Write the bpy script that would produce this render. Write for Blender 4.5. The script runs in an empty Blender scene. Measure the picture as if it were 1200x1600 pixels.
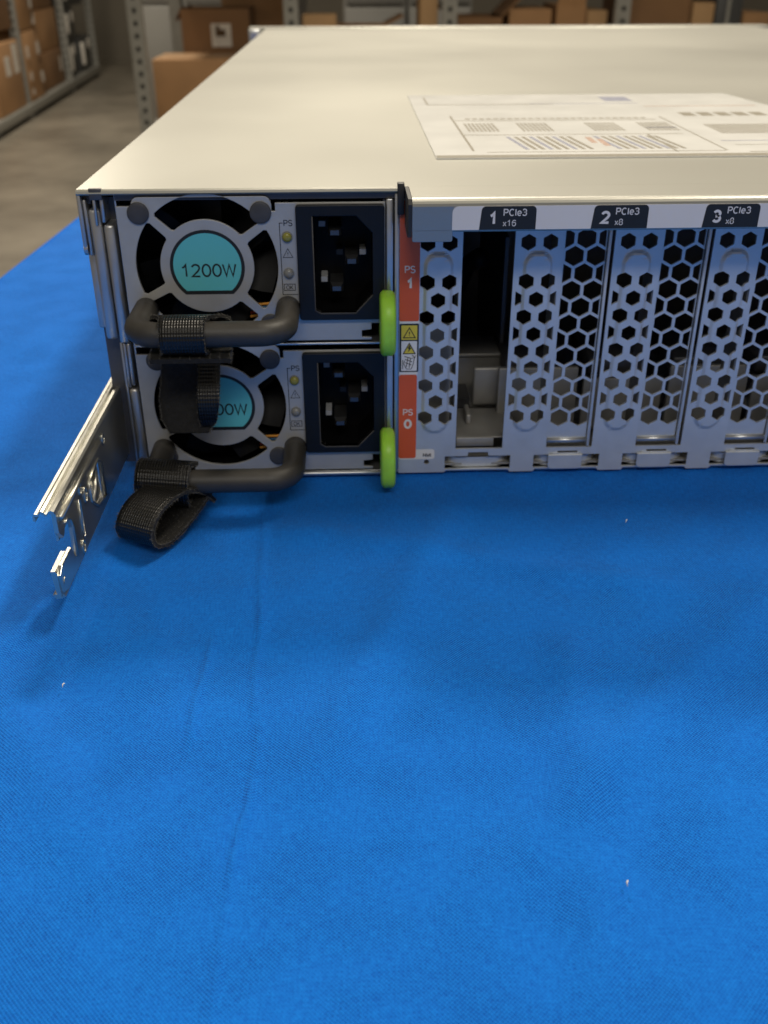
import bpy, bmesh, math, random
from mathutils import Vector, Matrix
random.seed(7)
MM = 0.001
sc = bpy.context.scene
COL = sc.collection
# ------------------------------------------------------------------ camera
cd = bpy.data.cameras.new('camera'); cam = bpy.data.objects.new('camera', cd); COL.objects.link(cam)
cd.sensor_fit = 'VERTICAL'; cd.sensor_height = 36; cd.sensor_width = 27
cd.lens = 36 * 1511.46 / 1600
cd.clip_start = 0.01; cd.clip_end = 60
YAW, PIT, ROL = 0.0336548, 0.5171233, -0.00266999
fw = Vector((math.sin(YAW)*math.cos(PIT), math.cos(YAW)*math.cos(PIT), -math.sin(PIT)))
rt = Vector((math.cos(YAW), -math.sin(YAW), 0)); up = rt.cross(fw)
r2 = rt*math.cos(ROL) + up*math.sin(ROL); u2 = -rt*math.sin(ROL) + up*math.cos(ROL)
m = Matrix((r2, u2, -fw)).transposed().to_4x4(); m.translation = Vector((73.358, -270.34, 140.04))*MM
cam.matrix_world = m
cd.dof.use_dof = True; cd.dof.focus_distance = 0.226; cd.dof.aperture_fstop = 24
sc.camera = cam
# ------------------------------------------------------------------ world and exposure
w = bpy.data.worlds.new('World'); sc.world = w; w.use_nodes = True
bg = w.node_tree.nodes['Background']; bg.inputs[0].default_value = (0.50, 0.44, 0.34, 1); bg.inputs[1].default_value = 0.38
sc.view_settings.view_transform = 'Standard'; sc.view_settings.look = 'None'
sc.view_settings.exposure = 0.05; sc.view_settings.gamma = 1.0; sc.view_settings.use_curve_mapping = False
# ------------------------------------------------------------------ lamps (warehouse ceiling fixtures and an added front fill)
def lamp(loc, size, watt, col=(1.0, 0.90, 0.74), target=None):
    l = bpy.data.lights.new('ceiling_or_fill_lamp', 'AREA'); l.shape = 'RECTANGLE'; l.size = size[0]; l.size_y = size[1]
    l.energy = watt; l.color = col
    o = bpy.data.objects.new('ceiling_or_fill_lamp', l); COL.objects.link(o); o.location = loc
    if target is not None:
        o.rotation_euler = (Vector(target)-Vector(loc)).to_track_quat('-Z', 'Y').to_euler()
    return o
lamp((0.10, 2.35, 2.4), (0.55, 0.35), 64, target=(0.1, 0, 0))
lamp((1.15, 0.35, 2.3), (0.3, 0.8), 40)
lamp((0.9, 4.4, 2.4), (3.4, 0.4), 50)
lamp((-1.8, 5.6, 2.4), (0.3, 3.0), 92)
lamp((0.3, -1.9, 1.9), (1.6, 0.4), 20, (1.0, 0.95, 0.86), (0.1, 0, 0))  # fill lamp added behind the camera to brighten the server's rear faces
# ------------------------------------------------------------------ material helpers
def new_mat(name):
    m = bpy.data.materials.new(name); m.use_nodes = True
    nt = m.node_tree; return m, nt, nt.nodes['Principled BSDF']
def mat(name, col, rough=0.5, metal=0.0, var=0.08, scale=60, bump=0.0, bscale=None, spec=None, stretch=(1,1,1), coat=0.0):
    m, nt, p = new_mat(name)
    N = nt.nodes; L = nt.links
    tc = N.new('ShaderNodeTexCoord'); mp = N.new('ShaderNodeMapping'); mp.inputs['Scale'].default_value = stretch
    L.new(tc.outputs['Object'], mp.inputs[0])
    nz = N.new('ShaderNodeTexNoise'); nz.inputs['Scale'].default_value = scale; nz.inputs['Detail'].default_value = 5
    L.new(mp.outputs[0], nz.inputs['Vector'])
    cr = N.new('ShaderNodeValToRGB')
    a = [max(0, c*(1-var)) for c in col]; b = [min(1, c*(1+var)) for c in col]
    cr.color_ramp.elements[0].position = 0.3; cr.color_ramp.elements[1].position = 0.7
    cr.color_ramp.elements[0].color = (*a, 1); cr.color_ramp.elements[1].color = (*b, 1)
    L.new(nz.outputs[0], cr.inputs[0]); L.new(cr.outputs[0], p.inputs['Base Color'])
    mr = N.new('ShaderNodeMapRange'); mr.inputs['To Min'].default_value = max(0.02, rough-0.06); mr.inputs['To Max'].default_value = rough+0.06
    L.new(nz.outputs[0], mr.inputs[0]); L.new(mr.outputs[0], p.inputs['Roughness'])
    p.inputs['Metallic'].default_value = metal
    if spec is not None: p.inputs['Specular IOR Level'].default_value = spec
    if coat: p.inputs['Coat Weight'].default_value = coat
    if bump:
        n2 = N.new('ShaderNodeTexNoise'); n2.inputs['Scale'].default_value = bscale or scale*4; n2.inputs['Detail'].default_value = 3
        L.new(mp.outputs[0], n2.inputs['Vector'])
        bp = N.new('ShaderNodeBump'); bp.inputs['Strength'].default_value = 0.6; bp.inputs['Distance'].default_value = bump
        L.new(n2.outputs[0], bp.inputs['Height']); L.new(bp.outputs[0], p.inputs['Normal'])
    return m
M = {}
M['lid'] = mat('lid_steel', (0.415, 0.41, 0.37), 0.37, 0.78, 0.05, 5, 0.00002, 1300)
M['steel'] = mat('zinc_steel', (0.60, 0.61, 0.62), 0.36, 0.9, 0.06, 120, 0.00002, 900)
M['panel'] = mat('panel_steel', (0.64, 0.66, 0.68), 0.44, 0.52, 0.05, 160, 0.00003, 1400)
M['psu'] = mat('psu_face_steel', (0.46, 0.46, 0.455), 0.45, 0.42, 0.05, 160, 0.00003, 1500)
M['rail'] = mat('rail_zinc', (0.60, 0.59, 0.53), 0.30, 0.95, 0.10, 90, 0.00006, 300)
M['bracket'] = mat('bracket_steel', (0.52, 0.52, 0.52), 0.36, 0.9, 0.08, 120, 0.00003, 500)
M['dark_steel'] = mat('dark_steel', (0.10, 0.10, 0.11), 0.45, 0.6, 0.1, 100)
M['inner'] = mat('inner_steel', (0.36, 0.35, 0.33), 0.5, 0.5, 0.1, 100)
M['black'] = mat('black_plastic', (0.018, 0.019, 0.022), 0.48, 0, 0.15, 200, 0.00004, 900)
M['inlet'] = mat('inlet_plastic', (0.007, 0.008, 0.011), 0.42, 0, 0.1, 200, 0.00005, 1200, spec=0.3)
M['void'] = mat('fan_plastic_and_shade', (0.0035, 0.0035, 0.004), 0.45, 0, 0.1, 100, spec=0.12)  # black fan plastic, also the painted shade behind holes and in recesses
M['rivet'] = mat('rivet_rubber_rim_glint', (0.05, 0.05, 0.055), 0.55, 0.0, 0.2, 300, 0.00005, 1500)
M['handle'] = mat('handle_rubber', (0.038, 0.035, 0.031), 0.5, 0, 0.12, 250, 0.00006, 2200)
M['teal'] = mat('teal_label', (0.11, 0.52, 0.60), 0.45, 0, 0.03, 60)
M['ink'] = mat('black_ink', (0.012, 0.014, 0.016), 0.5, 0, 0.1, 60)
M['white'] = mat('white_label', (0.76, 0.74, 0.74), 0.42, 0, 0.02, 60)
M['paper'] = mat('gloss_white_label', (0.90, 0.90, 0.88), 0.2, 0, 0.01, 60)
M['print_grey'] = mat('grey_print', (0.34, 0.31, 0.25), 0.3, 0, 0.10, 900)
M['print_blue'] = mat('blue_print', (0.36, 0.37, 0.47), 0.3, 0, 0.08, 500)
M['print_red'] = mat('red_print', (0.60, 0.42, 0.34), 0.3, 0, 0.08, 500)
M['orange'] = mat('orange_label', (0.66, 0.105, 0.03), 0.42, 0, 0.04, 100)
M['yellow'] = mat('yellow_label', (0.70, 0.56, 0.06), 0.45, 0, 0.03, 100)
M['green'] = mat('lime_plastic', (0.36, 0.70, 0.06), 0.40, 0, 0.10, 240, 0.00005, 700)
_g = M['green'].node_tree.nodes['Principled BSDF']; _g.inputs['Subsurface Weight'].default_value = 0.35; _g.inputs['Subsurface Radius'].default_value = (0.5, 1, 0.2); _g.inputs['Subsurface Scale'].default_value = 0.002
M['led_amber'] = mat('led_olive', (0.28, 0.26, 0.05), 0.18, 0, 0.05, 90)
M['led_grey'] = mat('led_grey', (0.22, 0.22, 0.21), 0.18, 0, 0.05, 90)
M['pin'] = mat('pin_nickel', (0.12, 0.12, 0.125), 0.36, 0.85, 0.05, 90)
M['contact'] = mat('contact_plastic', (0.34, 0.35, 0.37), 0.4, 0, 0.05, 90)
M['wire_r'] = mat('red_wire', (0.45, 0.05, 0.02), 0.4); M['wire_o'] = mat('orange_wire', (0.75, 0.33, 0.06), 0.4); M['wire_b'] = mat('blue_wire', (0.04, 0.13, 0.25), 0.4)
M['cyan'] = mat('cyan_plastic', (0.08, 0.36, 0.6), 0.4)
M['lint'] = mat('lint', (0.75, 0.75, 0.72), 0.9)
M['card'] = mat('cardboard', (0.42, 0.235, 0.11), 0.8, 0, 0.10, 6)
M['card_dark'] = mat('cardboard_dark', (0.25, 0.135, 0.062), 0.8, 0, 0.12, 6)
M['card_light'] = mat('cardboard_light', (0.50, 0.31, 0.155), 0.8, 0, 0.08, 6)
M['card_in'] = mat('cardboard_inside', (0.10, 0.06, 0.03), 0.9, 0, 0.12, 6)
M['ship'] = mat('shipping_paper', (0.72, 0.68, 0.62), 0.7, 0, 0.12, 30)
M['tape'] = mat('clear_tape', (0.62, 0.48, 0.32), 0.2, 0, 0.1, 20)
M['shelf'] = mat('shelf_paint', (0.30, 0.295, 0.27), 0.5, 0.2, 0.08, 20)
M['shelf_dk'] = mat('shelf_dark', (0.07, 0.072, 0.075), 0.5, 0.3, 0.2, 12)
M['cab'] = mat('cabinet_paint', (0.27, 0.265, 0.25), 0.5, 0.1, 0.05, 4)
M['wall'] = mat('wall_paint', (0.17, 0.15, 0.12), 0.8, 0, 0.1, 1.5)
M['table'] = mat('table_top', (0.30, 0.28, 0.25), 0.6)

def striped_strap():
    m, nt, p = new_mat('strap_webbing'); N = nt.nodes; L = nt.links
    p.inputs['Base Color'].default_value = (0.005, 0.0047, 0.0043, 1); p.inputs['Roughness'].default_value = 0.34
    uv = N.new('ShaderNodeUVMap'); sp = N.new('ShaderNodeSeparateXYZ'); L.new(uv.outputs[0], sp.inputs[0])
    def sn(inp, k):
        a = N.new('ShaderNodeMath'); a.operation = 'MULTIPLY'; a.inputs[1].default_value = k; L.new(inp, a.inputs[0])
        b = N.new('ShaderNodeMath'); b.operation = 'SINE'; L.new(a.outputs[0], b.inputs[0]); return b.outputs[0]
    u = sn(sp.outputs[0], 2*math.pi/0.75); v = sn(sp.outputs[1], 2*math.pi/1.1)
    ml = N.new('ShaderNodeMath'); ml.operation = 'MULTIPLY_ADD'; L.new(u, ml.inputs[0]); ml.inputs[1].default_value = 1.0
    vv = N.new('ShaderNodeMath'); vv.operation = 'MULTIPLY'; L.new(v, vv.inputs[0]); vv.inputs[1].default_value = 0.6
    L.new(vv.outputs[0], ml.inputs[2])
    bp = N.new('ShaderNodeBump'); bp.inputs['Strength'].default_value = 1; bp.inputs['Distance'].default_value = 0.00006
    L.new(ml.outputs[0], bp.inputs['Height']); L.new(bp.outputs[0], p.inputs['Normal'])
    return m
M['strap'] = striped_strap()
M['fibre'] = mat('loose_fibre', (0.10, 0.095, 0.085), 0.8)
M['fuzz'] = mat('strap_fuzz', (0.010, 0.0095, 0.009), 0.9, 0, 0.5, 900, 0.0003, 1500)

def cloth_mat():
    m, nt, p = new_mat('blue_cotton'); N = nt.nodes; L = nt.links
    tc = N.new('ShaderNodeTexCoord')
    nd = N.new('ShaderNodeTexNoise'); nd.inputs['Scale'].default_value = 45; nd.inputs['Detail'].default_value = 3; L.new(tc.outputs['Object'], nd.inputs['Vector'])
    sub = N.new('ShaderNodeVectorMath'); sub.operation = 'MULTIPLY_ADD'; sub.inputs[1].default_value = (0.0011, 0.0011, 0); L.new(nd.outputs['Color'], sub.inputs[0]); L.new(tc.outputs['Object'], sub.inputs[2])
    rot = N.new('ShaderNodeMapping'); rot.inputs['Rotation'].default_value = (0, 0, math.radians(1.5)); L.new(sub.outputs[0], rot.inputs[0])
    sp = N.new('ShaderNodeSeparateXYZ'); L.new(rot.outputs[0], sp.inputs[0])
    def sn(inp, per):
        a = N.new('ShaderNodeMath'); a.operation = 'MULTIPLY'; a.inputs[1].default_value = 2*math.pi/per; L.new(inp, a.inputs[0])
        b = N.new('ShaderNodeMath'); b.operation = 'SINE'; L.new(a.outputs[0], b.inputs[0]); return b.outputs[0]
    sx = sn(sp.outputs[0], 0.00080); sy = sn(sp.outputs[1], 0.00080)
    pr = N.new('ShaderNodeMath'); pr.operation = 'MULTIPLY'; L.new(sx, pr.inputs[0]); L.new(sy, pr.inputs[1])
    na = N.new('ShaderNodeTexNoise'); na.inputs['Scale'].default_value = 70; na.inputs['Detail'].default_value = 4; L.new(tc.outputs['Object'], na.inputs['Vector'])
    ma = N.new('ShaderNodeMapRange'); ma.inputs['From Min'].default_value = 0.36; ma.inputs['From Max'].default_value = 0.64; ma.inputs['To Min'].default_value = 0.25; ma.inputs['To Max'].default_value = 1.0; L.new(na.outputs[0], ma.inputs[0])
    pm = N.new('ShaderNodeMath'); pm.operation = 'MULTIPLY'; L.new(pr.outputs[0], pm.inputs[0]); L.new(ma.outputs[0], pm.inputs[1]); pr = pm
    # uneven yarn along both directions
    def yarn(st):
        mp = N.new('ShaderNodeMapping'); mp.inputs['Scale'].default_value = st; L.new(rot.outputs[0], mp.inputs[0])
        n = N.new('ShaderNodeTexNoise'); n.inputs['Scale'].default_value = 1; n.inputs['Detail'].default_value = 2; L.new(mp.outputs[0], n.inputs['Vector']); return n.outputs[0]
    y1 = yarn((2100, 420, 1)); y2 = yarn((420, 2100, 1))
    ad = N.new('ShaderNodeMath'); ad.operation = 'ADD'; L.new(y1, ad.inputs[0]); L.new(y2, ad.inputs[1])
    fine = N.new('ShaderNodeMath'); fine.operation = 'MULTIPLY_ADD'; L.new(pr.outputs[0], fine.inputs[0]); fine.inputs[1].default_value = 0.7; L.new(ad.outputs[0], fine.inputs[2])
    big = N.new('ShaderNodeTexNoise'); big.inputs['Scale'].default_value = 26; big.inputs['Detail'].default_value = 6; L.new(tc.outputs['Object'], big.inputs['Vector'])
    b2 = N.new('ShaderNodeMath'); b2.operation = 'MULTIPLY_ADD'; L.new(big.outputs[0], b2.inputs[0]); b2.inputs[1].default_value = 0.35; L.new(fine.outputs[0], b2.inputs[2])
    cr = N.new('ShaderNodeValToRGB'); e = cr.color_ramp.elements
    mr = N.new('ShaderNodeMapRange'); mr.inputs['From Min'].default_value = 0.45; mr.inputs['From Max'].default_value = 1.9; L.new(b2.outputs[0], mr.inputs[0]); L.new(mr.outputs[0], cr.inputs[0])
    e[0].position = 0; e[0].color = (0.001, 0.078, 0.43, 1); e[1].position = 1; e[1].color = (0.006, 0.215, 0.80, 1)
    L.new(cr.outputs[0], p.inputs['Base Color'])
    p.inputs['Roughness'].default_value = 0.85; p.inputs['Specular IOR Level'].default_value = 0.15
    p.inputs['Sheen Weight'].default_value = 0.05; p.inputs['Sheen Roughness'].default_value = 0.5; p.inputs['Sheen Tint'].default_value = (0.5, 0.7, 1, 1)
    bp = N.new('ShaderNodeBump'); bp.inputs['Strength'].default_value = 0.8; bp.inputs['Distance'].default_value = 0.0002
    L.new(fine.outputs[0], bp.inputs['Height']); L.new(bp.outputs[0], p.inputs['Normal'])
    return m
M['cloth'] = cloth_mat()
def floor_mat():
    m, nt, p = new_mat('polished_concrete'); N = nt.nodes; L = nt.links
    tc = N.new('ShaderNodeTexCoord'); n = N.new('ShaderNodeTexNoise'); n.inputs['Scale'].default_value = 2.2; n.inputs['Detail'].default_value = 8; n.inputs['Roughness'].default_value = 0.65
    L.new(tc.outputs['Object'], n.inputs['Vector']); cr = N.new('ShaderNodeValToRGB'); L.new(n.outputs[0], cr.inputs[0])
    cr.color_ramp.elements[0].position = 0.35; cr.color_ramp.elements[0].color = (0.145, 0.128, 0.103, 1)
    cr.color_ramp.elements[1].position = 0.68; cr.color_ramp.elements[1].color = (0.27, 0.24, 0.195, 1)
    L.new(cr.outputs[0], p.inputs['Base Color']); p.inputs['Roughness'].default_value = 0.36
    return m
M['floor'] = floor_mat()

# ------------------------------------------------------------------ mesh builder (millimetres)
_cache = {}
def curve_mesh(data_fn, key):
    if key in _cache: return _cache[key]
    cu = data_fn(); o = bpy.data.objects.new('tmp', cu); COL.objects.link(o)
    dg = bpy.context.evaluated_depsgraph_get(); ev = o.evaluated_get(dg); me = ev.to_mesh()
    vs = [v.co.copy() for v in me.vertices]; fs = [tuple(p.vertices) for p in me.polygons]
    ev.to_mesh_clear(); bpy.data.objects.remove(o); bpy.data.curves.remove(cu)
    _cache[key] = (vs, fs); return vs, fs
XZ = lambda v: Vector((v.x, -v.z, v.y))       # local up = towards the viewer
XY = lambda v: Vector((v.x, v.y, v.z))
YZ = lambda v: Vector((v.z, v.x, v.y))
def _arc(cx, cz, rx, rz, a0, a1, n=12): return [(cx+rx*math.cos(math.radians(a0+(a1-a0)*k/n)), cz+rz*math.sin(math.radians(a0+(a1-a0)*k/n))) for k in range(n+1)]
GLYPH = {
 '0': (0.74, [_arc(0.31, 0.5, 0.28, 0.5, 90, 450, 24)]),
 '1': (0.74, [[(0.10, 0.74), (0.24, 0.82), (0.36, 1.0), (0.36, 0.0)]]),
 '2': (0.74, [_arc(0.30, 0.72, 0.26, 0.28, 165, -25, 12)+[(0.42, 0.42), (0.04, 0.0), (0.58, 0.0)]]),
 '3': (0.72, [_arc(0.29, 0.76, 0.23, 0.24, 160, -90, 12)+_arc(0.29, 0.27, 0.26, 0.27, 90, -155, 12)]),
 '4': (0.74, [[(0.44, 0), (0.44, 1.0), (0.02, 0.3), (0.62, 0.3)]]),
 '6': (0.74, [_arc(0.31, 0.32, 0.26, 0.32, 0, 360, 20), [(0.05, 0.32)]+_arc(0.34, 0.56, 0.29, 0.44, 180, 40, 10)]),
 '8': (0.74, [_arc(0.30, 0.76, 0.22, 0.24, 0, 360, 18), _arc(0.30, 0.27, 0.26, 0.27, 0, 360, 18)]),
 'W': (1.02, [[(0.0, 1.0), (0.22, 0.0), (0.45, 0.97), (0.68, 0.0), (0.90, 1.0)]]),
 'P': (0.74, [[(0.06, 0), (0.06, 1.0), (0.36, 1.0)]+_arc(0.36, 0.74, 0.23, 0.26, 90, -90, 10)+[(0.06, 0.48)]]),
 'S': (0.74, [_arc(0.31, 0.75, 0.25, 0.25, 20, 250, 12)+[(0.36, 0.48)]+_arc(0.31, 0.26, 0.27, 0.26, 70, -160, 12)]),
 'C': (0.80, [_arc(0.37, 0.5, 0.32, 0.5, 50, 310, 20)]),
 'I': (0.30, [[(0.08, 0), (0.08, 1.0)]]),
 'e': (0.66, [[(0.03, 0.36), (0.50, 0.36)]+_arc(0.265, 0.36, 0.235, 0.36, 0, 315, 18)]),
 'x': (0.58, [[(0.0, 0.7), (0.44, 0.0)], [(0.0, 0.0), (0.44, 0.7)]]),
 'O': (0.88, [_arc(0.38, 0.5, 0.34, 0.5, 90, 450, 24)]),
 'K': (0.78, [[(0.06, 0), (0.06, 1.0)], [(0.60, 1.0), (0.07, 0.38)], [(0.24, 0.58), (0.62, 0.0)]]),
 'N': (0.80, [[(0.06, 0), (0.06, 1.0), (0.60, 0.0), (0.60, 1.0)]]),
 'M': (0.90, [[(0.06, 0), (0.06, 1.0), (0.38, 0.0), (0.70, 1.0), (0.70, 0.0)]]),
 '!': (0.24, [[(0.06, 1.0), (0.06, 0.34)], [(0.06, 0.12), (0.06, 0.0)]]),
}
class MB:
    def __init__(s): s.v = []; s.f = []; s.m = []; s.sm = []; s.mats = []; s.uv = {}
    def mi(s, name):
        if name not in s.mats: s.mats.append(name)
        return s.mats.index(name)
    def add(s, vs, fs, mt, smooth=False, off=(0, 0, 0), uvs=None):
        b = len(s.v); o = Vector(off); s.v += [Vector(v)+o for v in vs]; k = s.mi(mt)
        for i, f in enumerate(fs):
            if uvs: s.uv[len(s.f)] = uvs[i]
            s.f.append(tuple(b+j for j in f)); s.m.append(k); s.sm.append(smooth)
        return s
    def box(s, x0, x1, y0, y1, z0, z1, mt, bev=0.0, seg=2, rot=None):
        bm = bmesh.new(); bmesh.ops.create_cube(bm, size=1)
        for v in bm.verts: v.co = Vector(((x0+x1)/2+v.co.x*(x1-x0), (y0+y1)/2+v.co.y*(y1-y0), (z0+z1)/2+v.co.z*(z1-z0)))
        if bev: bmesh.ops.bevel(bm, geom=bm.edges[:], offset=bev, segments=seg, profile=0.5, affect='EDGES')
        if rot is not None:
            c = Vector(((x0+x1)/2, (y0+y1)/2, (z0+z1)/2))
            for v in bm.verts: v.co = rot @ (v.co-c) + c
        bm.verts.index_update()
        s.add([v.co.copy() for v in bm.verts], [tuple(v.index for v in f.verts) for f in bm.faces], mt, bool(bev)); bm.free(); return s
    def disc(s, cx, cy, cz, r, h, mt, ax='Y', n=32, dome=0.0):
        vs = []; fs = []
        rings = [(r, 0), (r, h)] if not dome else [(r, 0), (r, h)]+[(r*math.cos(a), h+dome*math.sin(a)) for a in (0.3, 0.6, 0.9, 1.2, 1.45)]
        for (rr, hh) in rings:
            for i in range(n):
                a = 2*math.pi*i/n; u, v = rr*math.cos(a), rr*math.sin(a)
                vs.append((u, -hh, v) if ax == 'Y' else ((u, v, hh) if ax == 'Z' else (hh, u, v)))
        for k in range(len(rings)-1):
            for i in range(n): fs.append((k*n+i, k*n+(i+1) % n, (k+1)*n+(i+1) % n, (k+1)*n+i))
        fs.append(tuple(range((len(rings)-1)*n, len(rings)*n)))
        return s.add(vs, fs, mt, bool(dome), (cx, cy, cz))
    def tube(s, pts, r, mt, n=20, cap=True):
        pts = [Vector(p) for p in pts]; vs = []; fs = []; N = None
        for i, p in enumerate(pts):
            t = (pts[min(i+1, len(pts)-1)]-pts[max(i-1, 0)]).normalized()
            if N is None: N = t.orthogonal().normalized()
            N = (N-t*N.dot(t)).normalized(); B = t.cross(N)
            rr = r[i] if isinstance(r, (list, tuple)) else r
            for k in range(n):
                a = 2*math.pi*k/n; vs.append(p+N*math.cos(a)*rr+B*math.sin(a)*rr)
        for i in range(len(pts)-1):
            for k in range(n): fs.append((i*n+k, i*n+(k+1) % n, (i+1)*n+(k+1) % n, (i+1)*n+k))
        if cap: fs.append(tuple(range(n))[::-1]); fs.append(tuple((len(pts)-1)*n+k for k in range(n)))
        return s.add(vs, fs, mt, True)
    def profile(s, prof, x0, x1, mt, axis='X', smooth=False):
        """closed profile extruded along an axis. axis X: prof=(y,z); axis Y: prof=(x,z); axis Z: prof=(x,y)"""
        n = len(prof); vs = []
        for e in (x0, x1):
            for a, b in prof: vs.append((e, a, b) if axis == 'X' else ((a, e, b) if axis == 'Y' else (a, b, e)))
        fs = [(i, (i+1) % n, n+(i+1) % n, n+i) for i in range(n)] + [tuple(range(n))[::-1], tuple(range(n, 2*n))]
        return s.add(vs, fs, mt, smooth)
    def shape(s, loops, pos, th, mt, bev=0.0, plane=XZ, smooth=False):
        """flat shape with holes; pos = coordinate of its front face along the viewing axis, th = thickness"""
        def mk():
            cu = bpy.data.curves.new('t', 'CURVE'); cu.dimensions = '2D'; cu.fill_mode = 'BOTH'
            cu.extrude = max(th/2-bev, 0.0001); cu.bevel_depth = bev; cu.offset = -bev; cu.bevel_resolution = 1
            for lp in loops:
                sp = cu.splines.new('POLY'); sp.points.add(len(lp)-1); sp.use_cyclic_u = True
                for i, (a, b) in enumerate(lp): sp.points[i].co = (a, b, 0, 1)
            return cu
        key = (tuple(tuple(l) for l in loops), th, bev); vs, fs = curve_mesh(mk, key)
        if plane is XZ: off = (0, pos+th/2, 0)
        elif plane is XY: off = (0, 0, pos-th/2)
        else: off = (pos-th/2, 0, 0)
        return s.add([plane(v) for v in vs], fs, mt, smooth, off)
    def text(s, body, x, z, h, y, mt, bold=0.0, wscale=1.0, align='CENTER'):
        """upright sans lettering drawn with mitred strokes; h = cap height"""
        wt = 0.056+bold*1.3; pen = 0; strokes = []
        for ch in body:
            adv, pls = GLYPH[ch]
            for pl in pls: strokes.append([((px_+pen)*wscale, pz_) for px_, pz_ in pl])
            pen += adv
        tot = (pen-0.12)*wscale; ox = -tot/2 if align == 'CENTER' else 0
        for pl in strokes:
            n = len(pl); closed = math.dist(pl[0], pl[-1]) < 1e-4; vs = []
            # keep the stroke inside the cap height
            q = [(a, wt+b*(1-2*wt)) for a, b in pl]
            for i in range(n):
                p = Vector(q[i]); a = Vector(q[i-1] if i else (q[-2] if closed else q[0])); b = Vector(q[i+1] if i < n-1 else (q[1] if closed else q[-1]))
                d1 = (p-a).normalized() if (p-a).length > 1e-6 else (b-p).normalized(); d2 = (b-p).normalized() if (b-p).length > 1e-6 else d1
                t = (d1+d2); t = t.normalized() if t.length > 1e-4 else d1
                nr = Vector((-t.y, t.x)); k = min(1/max(0.35, nr.dot(Vector((-d1.y, d1.x)))), 2.2)*wt
                e = Vector((0, 0))
                if not closed and i == 0: e = -d2*wt*0.0
                for sg in (1, -1): vs.append(((p.x+nr.x*k*sg+e.x+ox)*h, 0, (p.y+nr.y*k*sg+e.y)*h))
            s.add(vs, [(2*i, 2*i+1, 2*i+3, 2*i+2) for i in range(n-1)], mt, False, (x, y, z))
        return s
    def text_font(s, body, x, z, h, y, mt, bold=0.0, wscale=1.0, align='CENTER', th=0.06, plane=XZ):
        def mk():
            cu = bpy.data.curves.new('t', 'FONT'); cu.body = body; cu.size = 1; cu.align_x = align
            cu.offset = bold; cu.extrude = 0.0; cu.resolution_u = 3; return cu
        vs, fs = curve_mesh(mk, (body, bold, align))
        k = h/0.70    # cap height of the built-in font is about 0.7
        if plane is XZ: return s.add([Vector((v.x*k*wscale, 0, v.y*k)) for v in vs], fs, mt, False, (x, y, z))
        return s.add([Vector((v.x*k*wscale, v.y*k, 0)) for v in vs], fs, mt, False, (x, z, y))
    def ribbon(s, pts, widths, th, mt_out, mt_in, xf=None, off=0.0, fuzz=0):
        """strap: pts = path in (y,z), widths = [(x0,x1)] per point"""
        P = []; W = []
        for i in range(len(pts)-1):      # Catmull-Rom resample
            p0 = pts[max(i-1, 0)]; p1 = pts[i]; p2 = pts[i+1]; p3 = pts[min(i+2, len(pts)-1)]
            for k in range(6):
                t = k/6; q = [0.5*((2*p1[j])+(-p0[j]+p2[j])*t+(2*p0[j]-5*p1[j]+4*p2[j]-p3[j])*t*t+(-p0[j]+3*p1[j]-3*p2[j]+p3[j])*t**3) for j in (0, 1)]
                P.append(q); W.append([widths[i][j]*(1-t)+widths[i+1][j]*t for j in (0, 1)])
        P.append(list(pts[-1])); W.append(list(widths[-1]))
        n = len(P); vs = []; arc = [0]
        nx = 8
        for i in range(n):
            a = P[max(i-1, 0)]; b = P[min(i+1, n-1)]; d = Vector((b[0]-a[0], b[1]-a[1])).normalized(); nr = Vector((d.y, -d.x))
            if i: arc.append(arc[-1]+math.dist(P[i], P[i-1]))
            for side in (0, 1):
                for k in range(nx+1):
                    x = W[i][0]+(W[i][1]-W[i][0])*k/nx
                    q = Vector(P[i])+nr*(th/2 if side == 0 else -th/2)
                    vs.append(Vector((x, q.x, q.y)))
        if xf: vs = [xf @ v for v in vs]
        st = 2*(nx+1)
        def quad(a, b, c, d): return (a, b, c, d)
        out = []; ou = []; inn = []; ed = []
        for i in range(n-1):
            for k in range(nx):
                a = i*st+k; out.append((a, a+1, a+1+st, a+st))
                u0 = W[i][0]+(W[i][1]-W[i][0])*k/nx; u1 = W[i][0]+(W[i][1]-W[i][0])*(k+1)/nx
                ou.append([(u0, arc[i]), (u1, arc[i]), (u1, arc[i+1]), (u0, arc[i+1])])
                b = i*st+nx+1+k; inn.append((b, b+st, b+1+st, b+1))
            a = i*st; b = a+nx+1; ed.append((a, a+st, b+st, b)); ed.append((a+nx, b+nx, b+nx+st, a+nx+st))
        e0 = [(k, nx+1+k, nx+2+k, k+1) for k in range(nx)]; l = (n-1)*st
        e1 = [(l+k, l+k+1, l+nx+2+k, l+nx+1+k) for k in range(nx)]
        b0 = len(s.v); s.add(vs, out, mt_out, True, uvs=ou)
        k2 = s.mi(mt_in); k3 = s.mi('fibre')
        for f in inn+ed+e0+e1: s.f.append(tuple(b0+j for j in f)); s.m.append(k2); s.sm.append(False)
        # frayed fibres along edges and on the inner face
        for _ in range(fuzz):
            i = random.randrange(n-1); r = random.random()
            if r < 0.6: k = random.choice((0, nx, nx+1, 2*nx+1))
            else: k = nx+1+random.randrange(nx+1)
            base = vs[i*st+k].lerp(vs[(i+1)*st+k], random.random())
            d = Vector((random.uniform(-1, 1), random.uniform(-1, 1), random.uniform(-1, 1))).normalized()*random.uniform(0.3, 1.0)
            sd = d.orthogonal().normalized()*0.045
            b = len(s.v); s.v += [base-sd, base+sd, base+d]; s.f.append((b, b+1, b+2)); s.m.append(k3); s.sm.append(False)
        return s
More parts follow.
